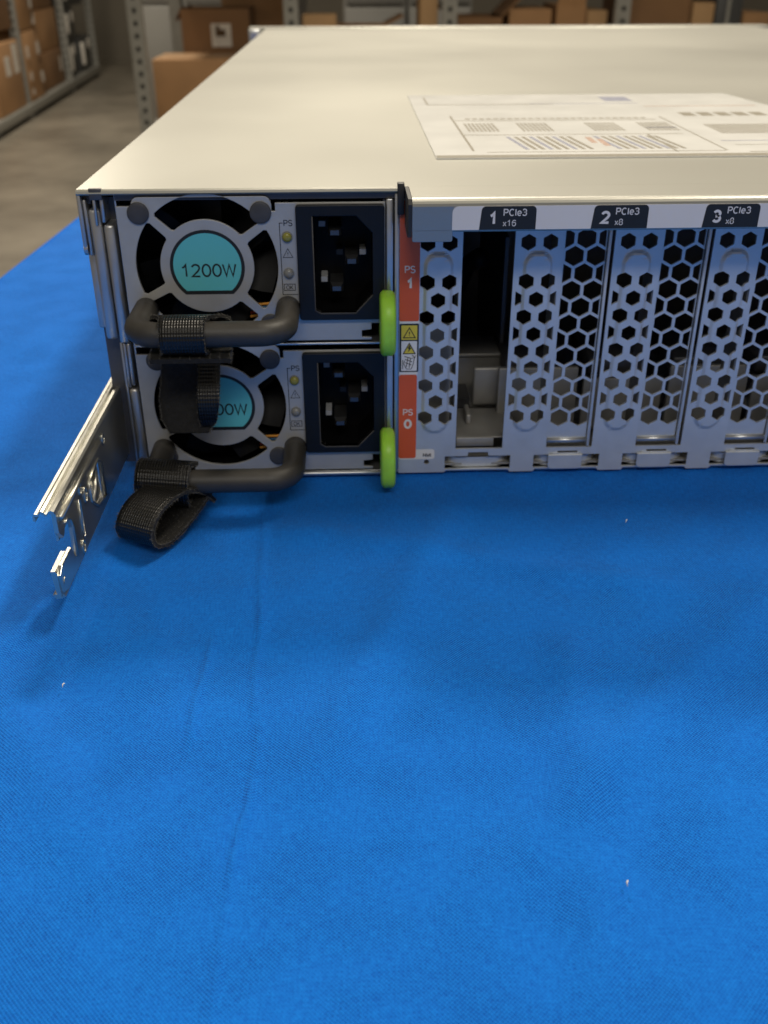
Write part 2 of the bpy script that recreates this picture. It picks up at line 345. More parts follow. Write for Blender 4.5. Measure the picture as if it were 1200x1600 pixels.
    def build(s, name, parent=None, origin=None):
        o3 = Vector(origin) if origin is not None else (Vector(parent['o']) if parent is not None else Vector((0, 0, 0)))
        me = bpy.data.meshes.new(name); me.from_pydata([(v-o3)*MM for v in s.v], [], s.f)
        for mt in s.mats: me.materials.append(M[mt])
        me.polygons.foreach_set('material_index', s.m); me.polygons.foreach_set('use_smooth', s.sm)
        if s.uv:
            ul = me.uv_layers.new(name='uv')
            for fi, uu in s.uv.items():
                p = me.polygons[fi]
                for j, li in enumerate(p.loop_indices): ul.data[li].uv = uu[j]
        me.update()
        bm = bmesh.new(); bm.from_mesh(me); bmesh.ops.remove_doubles(bm, verts=bm.verts, dist=1e-7) if not s.uv else None; bm.to_mesh(me); bm.free()
        ob = bpy.data.objects.new(name, me); COL.objects.link(ob)
        ob['o'] = list(o3)
        if parent is None: ob.location = o3*MM
        else: ob.parent = parent; ob.location = (o3-Vector(parent['o']))*MM
        return ob
def tag(o, label=None, cat=None, group=None, kind=None):
    if label: o['label'] = label
    if cat: o['category'] = cat
    if group: o['group'] = group
    if kind: o['kind'] = kind
    return o
def thing(name, origin, label, cat, group=None):
    o = bpy.data.objects.new(name, None); COL.objects.link(o); o.location = Vector(origin)*MM; o['o'] = list(origin)
    o.empty_display_size = 0.02
    return tag(o, label, cat, group)
def rrect(x0, x1, z0, z1, r, n=4, corners=(1, 1, 1, 1)):
    """rounded rectangle; corners = (bottom-left, bottom-right, top-right, top-left)"""
    out = []
    for (cx, cz, a0, c) in ((x0, z0, 180, corners[0]), (x1, z0, 270, corners[1]), (x1, z1, 0, corners[2]), (x0, z1, 90, corners[3])):
        if not c: out.append((cx, cz)); continue
        ox = cx+r if cx == x0 else cx-r; oz = cz+r if cz == z0 else cz-r
        for k in range(n+1):
            a = math.radians(a0+90*k/n); out.append((round(ox+r*math.cos(a), 4), round(oz+r*math.sin(a), 4)))
    return out
def circ(cx, cz, r, n=32): return [(cx+r*math.cos(2*math.pi*k/n), cz+r*math.sin(2*math.pi*k/n)) for k in range(n)]
def hexa(cx, cz, rx, rz, clip=None):
    p = [(cx+rx, cz+rz/2), (cx, cz+rz), (cx-rx, cz+rz/2), (cx-rx, cz-rz/2), (cx, cz-rz), (cx+rx, cz-rz/2)]
    if clip:
        x0, x1 = clip; out = []
        for i in range(6):
            a, b = p[i], p[(i+1) % 6]
            for lim, sgn in ((x0, 1), (x1, -1)): pass
            out.append(a)
            for lim in (x0, x1):
                if (a[0]-lim)*(b[0]-lim) < 0:
                    t = (lim-a[0])/(b[0]-a[0]); out.append((lim, a[1]+(b[1]-a[1])*t))
        p = [q for q in out if x0-1e-6 <= q[0] <= x1+1e-6]
    return p

# ================================================================== SETTING
f = MB(); f.box(-9000, 9000, -4000, 13000, -800, -780, 'floor'); tag(f.build('floor'), kind='structure')
f = MB(); f.box(-9000, 9000, 11200, 11300, -779.5, 2600, 'wall'); tag(f.build('warehouse_wall'), kind='structure')

# ---- table and blue cloth
t = thing('folding_table', (300, 200, -780), 'table hidden under the blue cloth, carrying the metal server', 'table')
f = MB(); f.box(-100, 900, -560, 900, -34, -4.5, 'table', 3); f.build('tabletop', t)
for x in (-60, 860):
    for y in (-520, 860):
        f = MB(); f.tube([(x, y, -779), (x, y, -34)], 14, 'shelf_dk', 12); f.build('leg', t)

def cloth():
    creases = [((46, -16), (49, -71), 1.0, 0.42), ((49, -71), (50, -104), 0.9, 0.40), ((38, -84), (37, -112), 0.9, 0.55), ((52, -112), (49, -172), 0.9, 0.30), ((51.5, -130), (49.5, -148), 0.7, 0.45),
               ((100, -22), (66, -120), 6, 0.5), ((123, -90), (112, -170), 5, 0.45), ((180, -66), (100, -150), 7, 0.6), ((-60, -20), (20, -140), 7, 0.5), ((3, -40), (-60, -200), 5, 0.4), ((64, -30), (150, -60), 5, 0.35)]
    def h(x, y):
        z = 0.55*math.sin(x*0.045+y*0.021+1)*math.sin(y*0.05-x*0.013)+0.25*math.sin(x*0.12+0.05*y)*math.sin(y*0.11+2)
        for (a, b, wd, am) in creases:
            ax, ay = a; bx, by = b; dx, dy = bx-ax, by-ay; L2 = dx*dx+dy*dy
            tt = ((x-ax)*dx+(y-ay)*dy)/L2; e = 1.0
            if tt < 0: e = math.exp(-(tt*tt)*60); 
            if tt > 1: e = math.exp(-((tt-1)**2)*60)
            tc = tt
            px, py = ax+dx*tc, ay+dy*tc; side = ((x-px)*dy-(y-py)*dx)/math.sqrt(L2); side += 0.3*math.sin(tt*7)
            z += (1.5 if wd < 3 else 3.2)*am*e*math.exp(-(side/wd)**2)
        fl = 1/(1+math.exp((y+8)/5)) if -12 < x < 480 else 1.0
        return (z-3.0)*fl - 0.25*(1-fl) - (0.3 if fl < 1 else 0)
    xs = []; x = -112.0
    while x < 900: xs.append(x); x += (0.7 if 30 < x < 60 else 1.6) if x < 200 else 12
    ys = []; y = -560.0
    while y < 900: ys.append(y); y += 1.6 if -200 < y < 4 else 12
    vs = []; n = 0
    EX = -104.0
    drape = [(-6.5, -0.3), (-9.5, -2.0), (-11.5, -5.0), (-12.5, -10), (-13.0, -30), (-14, -80), (-15, -160), (-16, -260), (-16, -330)]
    for y in ys:
        e = EX+ (-4.0 if y < 230 else (-4.0+(y-230)*0.05)) + 0.3*math.sin(y*0.021)
        row = []
        for k, (dx, dz) in enumerate(reversed(drape)):
            wv = 3*math.sin(y*0.018+k*0.12)*min(1, -dz/120)
            row.append(Vector((e+dx+wv+6.5, y, dz-1.9)))
        for x in xs:
            xx = x if x > e+14 else e+ (x+112)*(14+ (e+112)*0)/30.0 if x < -82 else x
            xx = max(xx, e+0.2*len(row)*0.01)
            row.append(Vector((xx, y, h(xx, y))))
        n = len(row); vs += row
    fs = [(j*n+i, j*n+i+1, (j+1)*n+i+1, (j+1)*n+i) for j in range(len(ys)-1) for i in range(n-1)]
    m_ = MB(); m_.add(vs, fs, 'cloth', True); o = m_.build('tablecloth')
    o.modifiers.new('th', 'SOLIDIFY').thickness = 0.0004; o.modifiers['th'].offset = -1
    return tag(o, 'bright blue woven cotton cloth spread under the server over the table edge', 'tablecloth')
cloth()
for (x, y, s_, lb) in ((152, -30, 1.3, 'white lint speck on the blue cloth below the third slot cover'), (120, -156, 0.4, 'pale lint speck low on the blue cloth near the viewer'), (7, -98, 0.8, 'tiny pale lint speck on the blue cloth at lower left of the rail')):
    f = MB(); f.tube([(x-.3*s_, y-.5, -1.5), (x-.2, y-.1, -0.9), (x+.05, y+.2, -0.9), (x+.2*s_, y+.5, -1.4)], [0.08, 0.17, 0.16, 0.06], 'lint', 6); tag(f.build('lint_fleck'), lb, 'lint', 'lint specks on the blue cloth')

# ================================================================== SERVER
srv = thing('rack_server', (225, 368, 0), 'grey steel rack server with two power supplies and honeycomb slot covers on blue cloth', 'server')
# chassis box
f = MB()
f.box(9.6, 10.0, 1.5, 712, 1.3, 85.8, 'steel'); f.box(449, 450, 0.6, 712, 1.3, 85.8, 'steel')
f.box(9.6, 450, 0.6, 712, 0.1, 1.2, 'steel', 0.3)
f.box(9.0, 86.0, -0.9, 0.4, 0.15, 1.35, 'steel', 0.4)
f.box(10.2, 86.0, 0.3, 200, 42.65, 43.35, 'steel', 0.2)
f.box(9.8, 86.5, 0.9, 160, 84.1, 85.7, 'dark_steel')
f.box(85.6, 86.9, -0.2, 260, 1.4, 85.6, 'steel', 0.3)
f.build('chassis', srv)
# lid
f = MB()
f.box(0.2, 450, -0.2, 712, 86.3, 87.3, 'lid')
f.profile([(-0.2, 87.3), (-0.9, 86.95), (-1.1, 86.3), (-0.8, 85.9), (-0.2, 86.1)], 0.2, 88.0, 'lid')
hood = [(712, 87.3), (-14.6, 87.3), (-15.6, 87.15), (-16.4, 86.75), (-16.85, 86.2), (-17.0, 85.5), (-17.0, 79.4), (-16.8, 79.05), (-16.3, 79.05), (-16.1, 79.4), (-16.1, 85.4), (-15.7, 86.0), (-14.6, 86.3), (712, 86.3)]
hood2 = [(-0.25 if a == 712 else a, b) for a, b in hood]
f.profile(hood2, 89.4, 450, 'lid')
f.shape([rrect(89.4, 99.9, 76.5, 79.6, 0.5, 3, (1, 1, 0, 0))], -17.0, 0.9, 'lid', 0.15)
f.build('lid', srv)
f = MB()
f.profile([(-0.2, 87.25), (-16.0, 87.25), (-17.0, 86), (-17.0, 78), (-14, 77), (-0.2, 77)], 88.35, 89.3, 'black', smooth=False)
f.box(86.3, 88.2, -1.4, 1.2, 80.0, 88.3, 'black', 0.2)
f.build('hood_end_cap', srv)
# front bezel (far end)
f = MB(); f.box(-16, 466, 714, 737, 0.5, 88.2, 'lid', 1.2); b = f.build('front_bezel', srv)
f = MB(); f.box(-15, -5, 706, 713.5, 60, 87, 'steel', 1); f.disc(-10, 706, 82, 3.2, 2.5, 'print_blue'); f.build('latch', b)
# service label on the lid
f = MB(); f.shape([[(100.2, 40), (250, 40), (250, 140), (244, 200), (100.2, 200)]], 87.75, 0.4, 'paper', 0, XY)
sl = f.build('service_label', srv)
f = MB()
def strip(x0, x1, y0, y1, mt): f.box(x0, x1, y0, y1, 87.76, 87.79, mt)
strip(100.4, 249.5, 40.2, 44.5, 'print_grey')
strip(106.5, 160, 165.6, 166.8, 'print_grey'); strip(150, 196, 166.9, 168, 'print_blue'); strip(106.4, 107.2, 167, 192, 'print_grey'); strip(196, 243, 157, 158.2, 'print_red'); strip(184, 196, 175, 190, 'print_blue')
strip(112.6, 113.4, 52, 132, 'print_grey'); strip(113.4, 190, 118.5, 119.6, 'print_grey'); strip(113.4, 190, 84, 84.8, 'print_grey'); strip(177, 177.7, 48, 84, 'print_grey'); strip(117, 193, 49, 49.7, 'print_grey'); strip(193.4, 194, 50, 127, 'print_grey')
for k in range(4):
    x0 = 116+k*19.5+(6 if k > 1 else 0)
    for j in range(8): strip(x0+j*1.45, x0+j*1.45+0.75, 92, 112, 'print_grey')
for k in range(2):
    for j in range(9):
        x0 = 130+k*30+j*2.6
        f.add([(x0, 54, 87.78), (x0+1.3, 54, 87.78), (x0-1.5, 80, 87.78), (x0-2.8, 80, 87.78)], [(0, 1, 2, 3)], 'print_grey' if j % 3 else 'print_blue')
strip(154, 156, 66, 78, 'print_red'); strip(157, 159, 60, 74, 'print_red')
for k in range(5): strip(204+k*7, 209+k*7, 128, 138, 'print_grey')
for k in range(30): strip(204+k*1.4, 204.8+k*1.4, 84, 106, 'print_grey')
strip(198, 249, 68, 69, 'print_blue'); strip(200, 249, 60, 60.5, 'print_grey'); strip(200, 249, 46.5, 47.6, 'print_grey'); strip(181, 192, 98, 99.5, 'print_blue')
for k in range(26): strip(118+k*2.7, 119.9+k*2.7, 122.5, 125, 'print_grey')
f.build('print', sl)
# hood edge label with slot numbers
f = MB(); f.shape([rrect(99.7, 330, 79.55, 85.55, 1.6, 4, (0, 0, 0, 1))], -17.12, 0.1, 'white')
hl = f.build('slot_number_label', srv)
names = [('1', 'PCIe3', 'x16'), ('2', 'PCIe3', 'x8'), ('3', 'PCIe3', 'x8'), ('4', 'PCIe3', 'x8')]
for k, (a, b_, c_) in enumerate(names):
    ox = 29.15*k
    f = MB(); f.shape([[(p[0]+(-0.5 if p[1] < 80 and p[0] < 110 else 0)+ox, p[1]) for p in rrect(107.2, 121.4, 79.57, 85.5, 1.1, 4, (0, 0, 1, 1))]], -17.2, 0.07, 'ink')
    tb = f.build('number_tab', hl)
    f = MB()
    f.text(a, 110.3+ox, 80.75, 3.35, -17.23, 'white', 0.035); f.text(b_, 112.9+ox, 83.0, 1.85, -17.23, 'white', 0.014, 1.05, 'LEFT'); f.text(c_, 112.9+ox, 80.4, 1.65, -17.23, 'white', 0.004, 1.05, 'LEFT')
    f.build('lettering', tb)

# ---- rear panel with divider bars
PIT_X = 28.05
rows_d = [(71.9, 0)] + [(61.0-5.22*i, i % 2) for i in range(9)]
def emb(bm_v, xc):
    for v in bm_v:
        # stadium emboss, x half width 3.9, z 14.2..69
        zc0, zc1 = 18.0, 65.4
        dx = v.x-xc; dz = 0 if zc0 < v.z < zc1 else (v.z-zc1 if v.z > zc1 else zc0-v.z)
        d = math.hypot(dx, dz); t = max(0, min(1, (4.4-d)/1.3)); t = t*t*(3-2*t)
        v.y -= 0.85*t
def cut_mesh(vs, fs, xs, zs):
    bm = bmesh.new(); bv = [bm.verts.new(v) for v in vs]
    for f_ in fs:
        try: bm.faces.new([bv[i] for i in f_])
        except ValueError: pass
    bmesh.ops.remove_doubles(bm, verts=bm.verts, dist=1e-4)
    for x in xs: bmesh.ops.bisect_plane(bm, geom=bm.verts[:]+bm.edges[:]+bm.faces[:], plane_co=(x, 0, 0), plane_no=(1, 0, 0))
    for z in zs: bmesh.ops.bisect_plane(bm, geom=bm.verts[:]+bm.edges[:]+bm.faces[:], plane_co=(0, 0, z), plane_no=(0, 0, 1))
    bm.verts.index_update(); v2 = [v.co.copy() for v in bm.verts]; f2 = [tuple(v.index for v in q.verts) for q in bm.faces]; bm.free(); return v2, f2
def divider_holes(xc):
    hs = []
    for z, odd in rows_d:
        if not odd: hs += [hexa(xc-3.1, z, 2.05, 2.32), hexa(xc+3.1, z, 2.05, 2.32)]
        else: hs += [hexa(xc, z, 2.05, 2.32), hexa(xc-6.15, z, 2.05, 2.32, (xc-5.9, xc)), hexa(xc+6.15, z, 2.05, 2.32, (xc, xc+5.9))]
    return hs
panel = MB()
def addplate(loops, cut=None, xc=None):
    def mk():
        cu = bpy.data.curves.new('t', 'CURVE'); cu.dimensions = '2D'; cu.fill_mode = 'BOTH'; cu.extrude = 0.4
        for lp in loops:
            sp = cu.splines.new('POLY'); sp.points.add(len(lp)-1); sp.use_cyclic_u = True
            for i, (a, b) in enumerate(lp): sp.points[i].co = (a, b, 0, 1)
        return cu
    vs, fs = curve_mesh(mk, ('plate', xc, len(loops)))
    vs = [Vector((v.x, -v.z+0.4, v.y)) for v in vs]
    if xc is not None:
        vs, fs = cut_mesh(vs, fs, [xc+s*d for d in (2.6, 3.0, 3.4, 3.8, 4.2, 4.6) for s in (-1, 1)]+[xc-1.2, xc+1.2], [65.4+i*0.55 for i in range(9)]+[18-i*0.55 for i in range(9)])
        emb(vs, xc)
    panel.add(vs, fs, 'panel', False)
# left strip beside the stickers
NS = 6
addplate([[(87.0, 8.2), (104.7, 8.2), (104.7, 84), (87.0, 84)]]+[h for h in divider_holes(98.05) if min(p[0] for p in h) > 92.6 or max(p[0] for p in h) > 96]+[], None, 98.05)
for k in range(NS):
    x0 = 119.35+PIT_X*k; addplate([[(x0, 8.2), (x0+13.7, 8.2), (x0+13.7, 84), (x0, 84)]]+divider_holes(x0+6.85), None, round(x0+6.85, 3))
# lower band with the tongue holes
band = [[(87.0, 0.25), (101.3, 0.25), (102.0, 0.9), (121.4, 0.9), (122.1, 0.0)]]
for k in range(1, NS): band[0] += [(122.2+PIT_X*(k-1), 0.05), (129.4+PIT_X*(k-1), 0.05), (130.1+PIT_X*(k-1), 0.9), (149.4+PIT_X*(k-1), 0.9)]
band[0] += [(450, 0.2), (450, 8.2)]
band[0] += [(87.0, 8.2)]
holes = [circ(95.8, 3.9, 0.85, 16)]
for k in range(NS):
    o = PIT_X*k; a = 101.5 if k == 0 else 101.35
    holes.append([(a+o, 1.3), (122.1+o, 1.3), (122.1+o, 5.75), (115.1+o, 5.75), (115.0+o, 7.0), (108.8+o, 7.0), (108.7+o, 5.75), (a+o, 5.75)])
vs_, fs_ = None, None
panel.shape(band+holes, 0.0, 0.8, 'panel', 0)
# solid remainder and header strip, top rail of the openings
panel.box(104.7, 119.35+PIT_X*NS, 0.05, 0.75, 76.8, 84, 'panel') 
panel.box(119.35+PIT_X*(NS-1)+27.75+0.02, 450, 0.0, 0.8, 8.22, 84, 'panel')
# folded back flanges of every divider (channel walls seen through the holes)
for k in range(-1, NS):
    x0 = 119.35+PIT_X*k
    for xx in (x0+12.6,): panel.box(xx, xx+0.5, 0.9, 11, 8.6, 84, 'inner')
# curved springs inside the lower holes
for k in range(NS):
    o = PIT_X*k; P_ = [(101.5, 4.0), (102.6, 2.2), (105.0, 0.7), (110, 0.45), (114, 0.45), (118.0, 0.7), (120.6, 2.2), (122.0, 4.0)]
    n_ = len(P_); vs = []
    for (x, y) in P_: vs += [(x+o, y+0.9, 1.0), (x+o, y+0.9, 4.7)]
    panel.add(vs, [(2*i, 2*i+2, 2*i+3, 2*i+1) for i in range(n_-1)], 'panel', True)
    panel.box(101.5+o, 122.0+o, 0.95, 7, 0.75, 1.2, 'panel')
rp = panel.build('rear_panel', srv)
# filler covers
for k in range(NS-1):
    x0 = 133.15+PIT_X*k
    if k == 0:
        f = MB(); hs = []
        w_ = 12.3
        for i in range(12):
            z = 72.6-4.98*i
            if i % 2 == 0:
                hs.append(hexa(x0+6.5, z, 2.62, 2.88)); hs.append(hexa(x0+0.35, z, 2.62, 2.88, (x0+0.5, x0+6))); hs.append(hexa(x0+12.65, z, 2.62, 2.88, (x0+6, x0+12.0)))
            else: hs += [hexa(x0+3.42, z, 2.62, 2.88), hexa(x0+9.58, z, 2.62, 2.88)]
        f.shape([[(x0-0.4, 11.0), (x0+w_, 11.0), (x0+w_, 78), (x0-0.4, 78)]]+hs, 1.1, 0.7, 'panel')
        f.tube([(x0+0.1, 0.9, 10.3), (x0+w_+0.1, 0.9, 10.3)], 0.85, 'steel', 14)
        f.box(x0+12.45, x0+13.3, -0.15, 0.9, 8.6, 78.2, 'panel', 0.2)     # edge fold beside the next divider
        f.shape([rrect(x0+0.7, x0+11.4, 1.15, 6.05, 1.3, 4, (1, 1, 0, 0))], -0.95, 0.7, 'panel', 0.2)
        f.box(x0+2.0, x0+10.2, -0.4, -0.05, 6.0, 6.5, 'panel')
        src = f.build('slot_cover', srv); src0 = x0
    else:
        c = src.copy(); COL.objects.link(c); c.location.x += PIT_X*k*MM
# interior
f = MB()
f.box(88, 449, 1.5, 260, 2.0, 2.6, 'inner')
f.box(105.2, 117.0, 3.0, 3.8, 7.6, 10.6, 'inner', 0.2); f.box(105.2, 125, 3.8, 26, 10.0, 10.6, 'inner', 0.2)
f.box(109.3, 111.0, 13, 22, 10.6, 14.0, 'inner', 0.6)
f.box(113, 128, 28, 30, 10.6, 24, 'inner', 0.8); f.box(104, 128, 40, 42, 3, 23, 'inner'); f.box(104, 128, 40, 58, 23, 24.5, 'inner', 0.5)
f.box(104, 112, 27, 39, 3, 14, 'black')
for k in range(1, NS):
    x0 = 119.35+PIT_X*k-27
    f.box(x0, x0+26, 22, 24, 4, 22+4*(k % 2), 'inner', 0.4); f.box(x0+4, x0+9, 10, 18, 2.6, 9, 'inner', 0.8); f.box(x0+3, x0+20, 30, 60, 20, 26, 'dark_steel', 1)
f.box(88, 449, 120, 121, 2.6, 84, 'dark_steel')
f.box(88.0, 104, 14, 15, 4, 44, 'inner'); f.box(88.5, 94, 14, 24, 20, 50, 'inner', 1)
f.box(124, 125.2, 46, 110, 10, 62, 'dark_steel')
f.tube([(114, 30, 60), (112, 50, 52), (108, 70, 30), (106, 90, 8)], 3.0, 'void', 10)
f.build('interior', srv)
# stickers beside the power supplies
f = MB()
f.shape([rrect(87.05, 92.75, 49.6, 83.6, 0.5, 3, (1, 1, 0, 0))], -0.12, 0.1, 'orange')
f.shape([rrect(87.05, 92.95, 48.9, 49.55, 0.2, 2)], -0.10, 0.1, 'white')
st = f.build('orange_label', srv); st['label'] = 'upper orange label marked PS 1'
f = MB(); f.text('PS', 90.0, 63.6, 2.15, -0.15, 'white', 0.012); f.text('1', 90.05, 59.0, 3.2, -0.15, 'white', 0.04); f.build('lettering', st)
f = MB()
f.shape([rrect(87.05, 92.4, 5.4, 33.1, 0.7, 3)], -0.12, 0.1, 'orange')
f.shape([rrect(87.0, 98.2, 4.95, 8.3, 0.8, 4)], -0.03, 0.04, 'white'); f.shape([rrect(87.05, 92.6, 33.15, 33.9, 0.2, 2)], -0.10, 0.1, 'white')
st = f.build('orange_label', srv); st['label'] = 'lower orange label marked PS 0 with white NMI tab'
f = MB(); f.text('PS', 89.8, 19.9, 2.15, -0.15, 'white', 0.012); f.text('0', 89.8, 15.5, 3.2, -0.15, 'white', 0.04); f.text('NMI', 95.9, 5.75, 1.3, -0.17, 'ink', 0.03); f.build('lettering', st)
f = MB()
f.shape([rrect(87.15, 92.75, 34.0, 48.8, 0.3, 2)], -0.10, 0.1, 'ink'); f.shape([rrect(87.65, 92.3, 34.35, 43.6, 0.1, 1)], -0.13, 0.03, 'white'); f.shape([rrect(87.65, 92.3, 44.0, 48.35, 0.1, 1)], -0.13, 0.03, 'yellow')
wl = f.build('warning_label', srv)
def tri(f, cx, cz, w_, h_, y, lw, mt, fill=None):
    o = [(cx-w_/2, cz-h_/2), (cx+w_/2, cz-h_/2), (cx, cz+h_/2)]; k = 1-lw/ h_*2.6; c = (cx, cz-h_/6)
    i = [(c[0]+(a-c[0])*k, c[1]+(b-c[1])*k) for a, b in o]
    if fill: f.shape([o], y, 0.02, fill)
    f.shape([o, i], y-0.03, 0.02, mt)
f = MB()
tri(f, 90.0, 46.2, 3.9, 3.4, -0.15, 0.32, 'ink'); f.text('!', 90.0, 45.05, 1.6, -0.19, 'ink', 0.03)
tri(f, 90.0, 41.4, 4.0, 3.6, -0.15, 0.32, 'ink', 'yellow'); f.shape([[(90.1, 42.4), (89.4, 41.3), (89.9, 41.3), (89.6, 40.1), (90.7, 41.6), (90.2, 41.6), (90.5, 42.4)]], -0.19, 0.02, 'ink')
for pts in ([(88.6, 38.9), (90.8, 38.2), (91.6, 38.8), (91.2, 36.4), (90.6, 34.9), (89.2, 35.0), (88.4, 36.6), (88.7, 37.6)], [(88.8, 38.0), (90.9, 37.2)], [(88.9, 37.0), (90.7, 36.2)], [(89.6, 38.4), (89.2, 35.6)], [(90.4, 38.2), (90.0, 35.3)], [(88.1, 37.8), (88.1, 35.0)], [(90.9, 39.3), (91.7, 38.4), (91.9, 39.2)]):
    f.tube([(x, -0.15, z) for x, z in pts], 0.12, 'ink', 5)
f.build('symbols', wl)

# ---- power supplies
def psu(zb, hz, lab, n):
    X = 10.0
    f = MB(); cx, cz = X+23.3, zb+22.4
    out = [(X, zb+0.5), (X+69.0, zb+0.5), (X+69, zb+1.2), (X+66.2, zb+1.4), (X+66.2, zb+3.3), (X+69, zb+3.6), (X+69, zb+5.5), (X+73.0, zb+5.5), (X+73.0, zb+39.6), (X+43.0, zb+39.6), (X+43.0, zb+37.4), (X+42.0, zb+37.4)]
    out += [(X+42.0-2.2+2.2*math.cos(a), zb+39.2+2.2*math.sin(a)) for a in [0, .4, .8, 1.2, 1.57]]
    out += [(X+4.2+2-2*math.sin(a), zb+39.4+2*math.cos(a)) for a in [0, .4, .8, 1.2, 1.57]]
    out += [(X+3.8, zb+39.0), (X, zb+39.0)]
    spk = [35, 137, 207, 317]; hs = []
    for i in range(4):
        a0 = spk[i]; a1 = spk[(i+1) % 4] + (360 if i == 3 else 0); lp = []
        ro, ri = 19.7, 13.0; hw = 1.15
        def edge(r, a, s): return a+s*math.degrees(math.asin(hw/r))
        n_ = 16; A0, A1 = edge(ro, a0, 1)+1.8, edge(ro, a1, -1)-1.8
        lp += [(cx+ro*math.cos(math.radians(A0+(A1-A0)*k/n_)), cz+ro*math.sin(math.radians(A0+(A1-A0)*k/n_))) for k in range(n_+1)]
        lp.append((cx+(ro-0.7)*math.cos(math.radians(A1+1.6)), cz+(ro-0.7)*math.sin(math.radians(A1+1.6))))
        B1, B0 = edge(ri, a1, -1)-2.5, edge(ri, a0, 1)+2.5
        lp.append((cx+(ri+0.6)*math.cos(math.radians(B1+2)), cz+(ri+0.6)*math.sin(math.radians(B1+2))))
        lp += [(cx+ri*math.cos(math.radians(B1+(B0-B1)*k/n_)), cz+ri*math.sin(math.radians(B1+(B0-B1)*k/n_))) for k in range(n_+1)]
        lp.append((cx+(ri+0.6)*math.cos(math.radians(B0-2)), cz+(ri+0.6)*math.sin(math.radians(B0-2))))
        lp.append((cx+(ro-0.7)*math.cos(math.radians(A0-1.6)), cz+(ro-0.7)*math.sin(math.radians(A0-1.6))))
        hs.append(lp)
    rec = [(X+53.0, zb+36.2), (X+53, zb+10), (X+54.5, zb+9.0), (X+64.6, zb+9.0), (X+69.4, zb+14.2), (X+69.4, zb+31.6), (X+65.0, zb+36.2)]
    f.shape([out]+hs+[rec], 0.0, 0.9, 'psu', 0.12)
    # casing behind the face, coloured black so the open holes read as shade
    f.box(X+0.3, X+73, 16, 180, zb+0.3, zb+39, 'void'); f.box(X+0.2, X+0.7, 1, 16, zb+0.6, zb+38.9, 'dark_steel'); f.box(X+44.6, X+45.6, 1.0, 16, zb+0.6, zb+39, 'void')
    f.box(X+0.7, X+44.6, 1.2, 16, zb+0.4, zb+0.9, 'void'); f.box(X+0.7, X+44.6, 1.2, 16, zb+40.5, zb+41, 'void')
    p = f.build('power_supply', srv); p['label'] = lab
    # fan
    f = MB(); f.disc(cx, 6.0, cz, 10.5, 3, 'void')
    for k in range(7):
        a = 2*math.pi*k/7+0.35
        vs = []
        for r in (9.5, 13, 16.5, 19.4):
            for s, yy in ((-0.30, 3.2), (0.0, 5.2), (0.34, 9.0)):
                vs.append((cx+r*math.cos(a+s+0.02*r), yy, cz+r*math.sin(a+s+0.02*r)))
        f.add(vs, [(i*3+j, i*3+j+1, (i+1)*3+j+1, (i+1)*3+j) for i in range(3) for j in range(2)], 'void', True)
    f.build('fan', p)
    f = MB(); c_ = [(math.cos(a), math.sin(a)) for a in [math.radians(-50+k*(280)/40) for k in range(41)]]
    f.shape([[(cx+10.4*a, cz+10.2*b) for a, b in c_]], -0.06, 0.05, 'ink')
    f.shape([[(cx+9.45*a, cz+9.2*b+0.1) for a, b in [(math.cos(q), math.sin(q)) for q in [math.radians(-48+k*(276)/40) for k in range(41)]]]], -0.1, 0.04, 'teal')
    wl_ = f.build('wattage_label', p)
    f = MB(); f.text('1200W', cx+0.2, cz-2.9, 3.8, -0.13, 'ink', 0.008, 1.04); f.build('lettering', wl_)
    for (x, z) in ((5.9, 37.2), (39.0, 37.1), (40.0, 5.6), (6.0, 6.0)):
        f = MB(); f.disc(X+x, 0, zb+z, 2.95, 0.5, 'rivet', dome=0.35); f.build('rivet', p)
    for (mt, z, lb) in (('led_amber', 30.4, 'olive amber indicator light'), ('led_grey', 20.3, 'grey indicator light')):
        f = MB(); f.disc(X+45.9, -0.02, zb+z, 1.55, 0.25, 'led_grey'); f.disc(X+45.9, -0.25, zb+z, 1.3, 0.2, mt, dome=0.85); q = f.build('indicator_light', p); q['label'] = lb
    # markings
    f = MB(); y = -0.05
    def ln(x0, z0, x1, z1, w_=0.22):
        dx, dz = x1-x0, z1-z0; L = math.hypot(dx, dz); nx_, nz_ = -dz/L*w_/2, dx/L*w_/2
        f.add([(x0+nx_, y, z0+nz_), (x0-nx_, y, z0-nz_), (x1-nx_, y, z1-nz_), (x1+nx_, y, z1+nz_)], [(0, 1, 2, 3)], 'ink')
    a, b = X+43.95, zb
    ln(a, b+34.2, a, b+14.2); ln(a-.1, b+34.2, a+0.9, b+34.2); ln(a-.1, b+14.2, X+48.3, b+14.2)
    f.text('PS', X+46.3, b+33.3, 1.75, y, 'ink', 0.012, 1.0)
    tri(f, X+45.9, b+26.0, 3.0, 2.7, -0.03, 0.2, 'ink'); f.text('!', X+45.9, b+25.1, 1.3, -0.08, 'ink', 0.02)
    f.shape([rrect(X+44.3, X+47.6, b+15.3, b+17.3, 0.05, 1), rrect(X+44.5, X+47.4, b+15.5, b+17.1, 0.05, 1)], -0.04, 0.02, 'ink'); f.text('OK', X+45.95, b+15.65, 1.25, y, 'ink', 0.012, 1.0)
    f.build('markings', p)
    # power inlet
    f = MB()
    f.shape([rrect(X+48.5, X+72.8, zb+7.0, zb+39.2, 0.9, 3), rec], -1.6, 1.6, 'inlet', 0.25)
    rc = rec+[rec[0]]; vs = []; 
    for (x, z) in rec: vs += [(x, -1.3, z), (x, 14, z)]
    n_ = len(rec); f.add(vs, [(2*i, 2*((i+1) % n_), 2*((i+1) % n_)+1, 2*i+1) for i in range(n_)]+[tuple(2*i+1 for i in range(n_))], 'void')  # recess painted blacker than the housing to deepen its shade
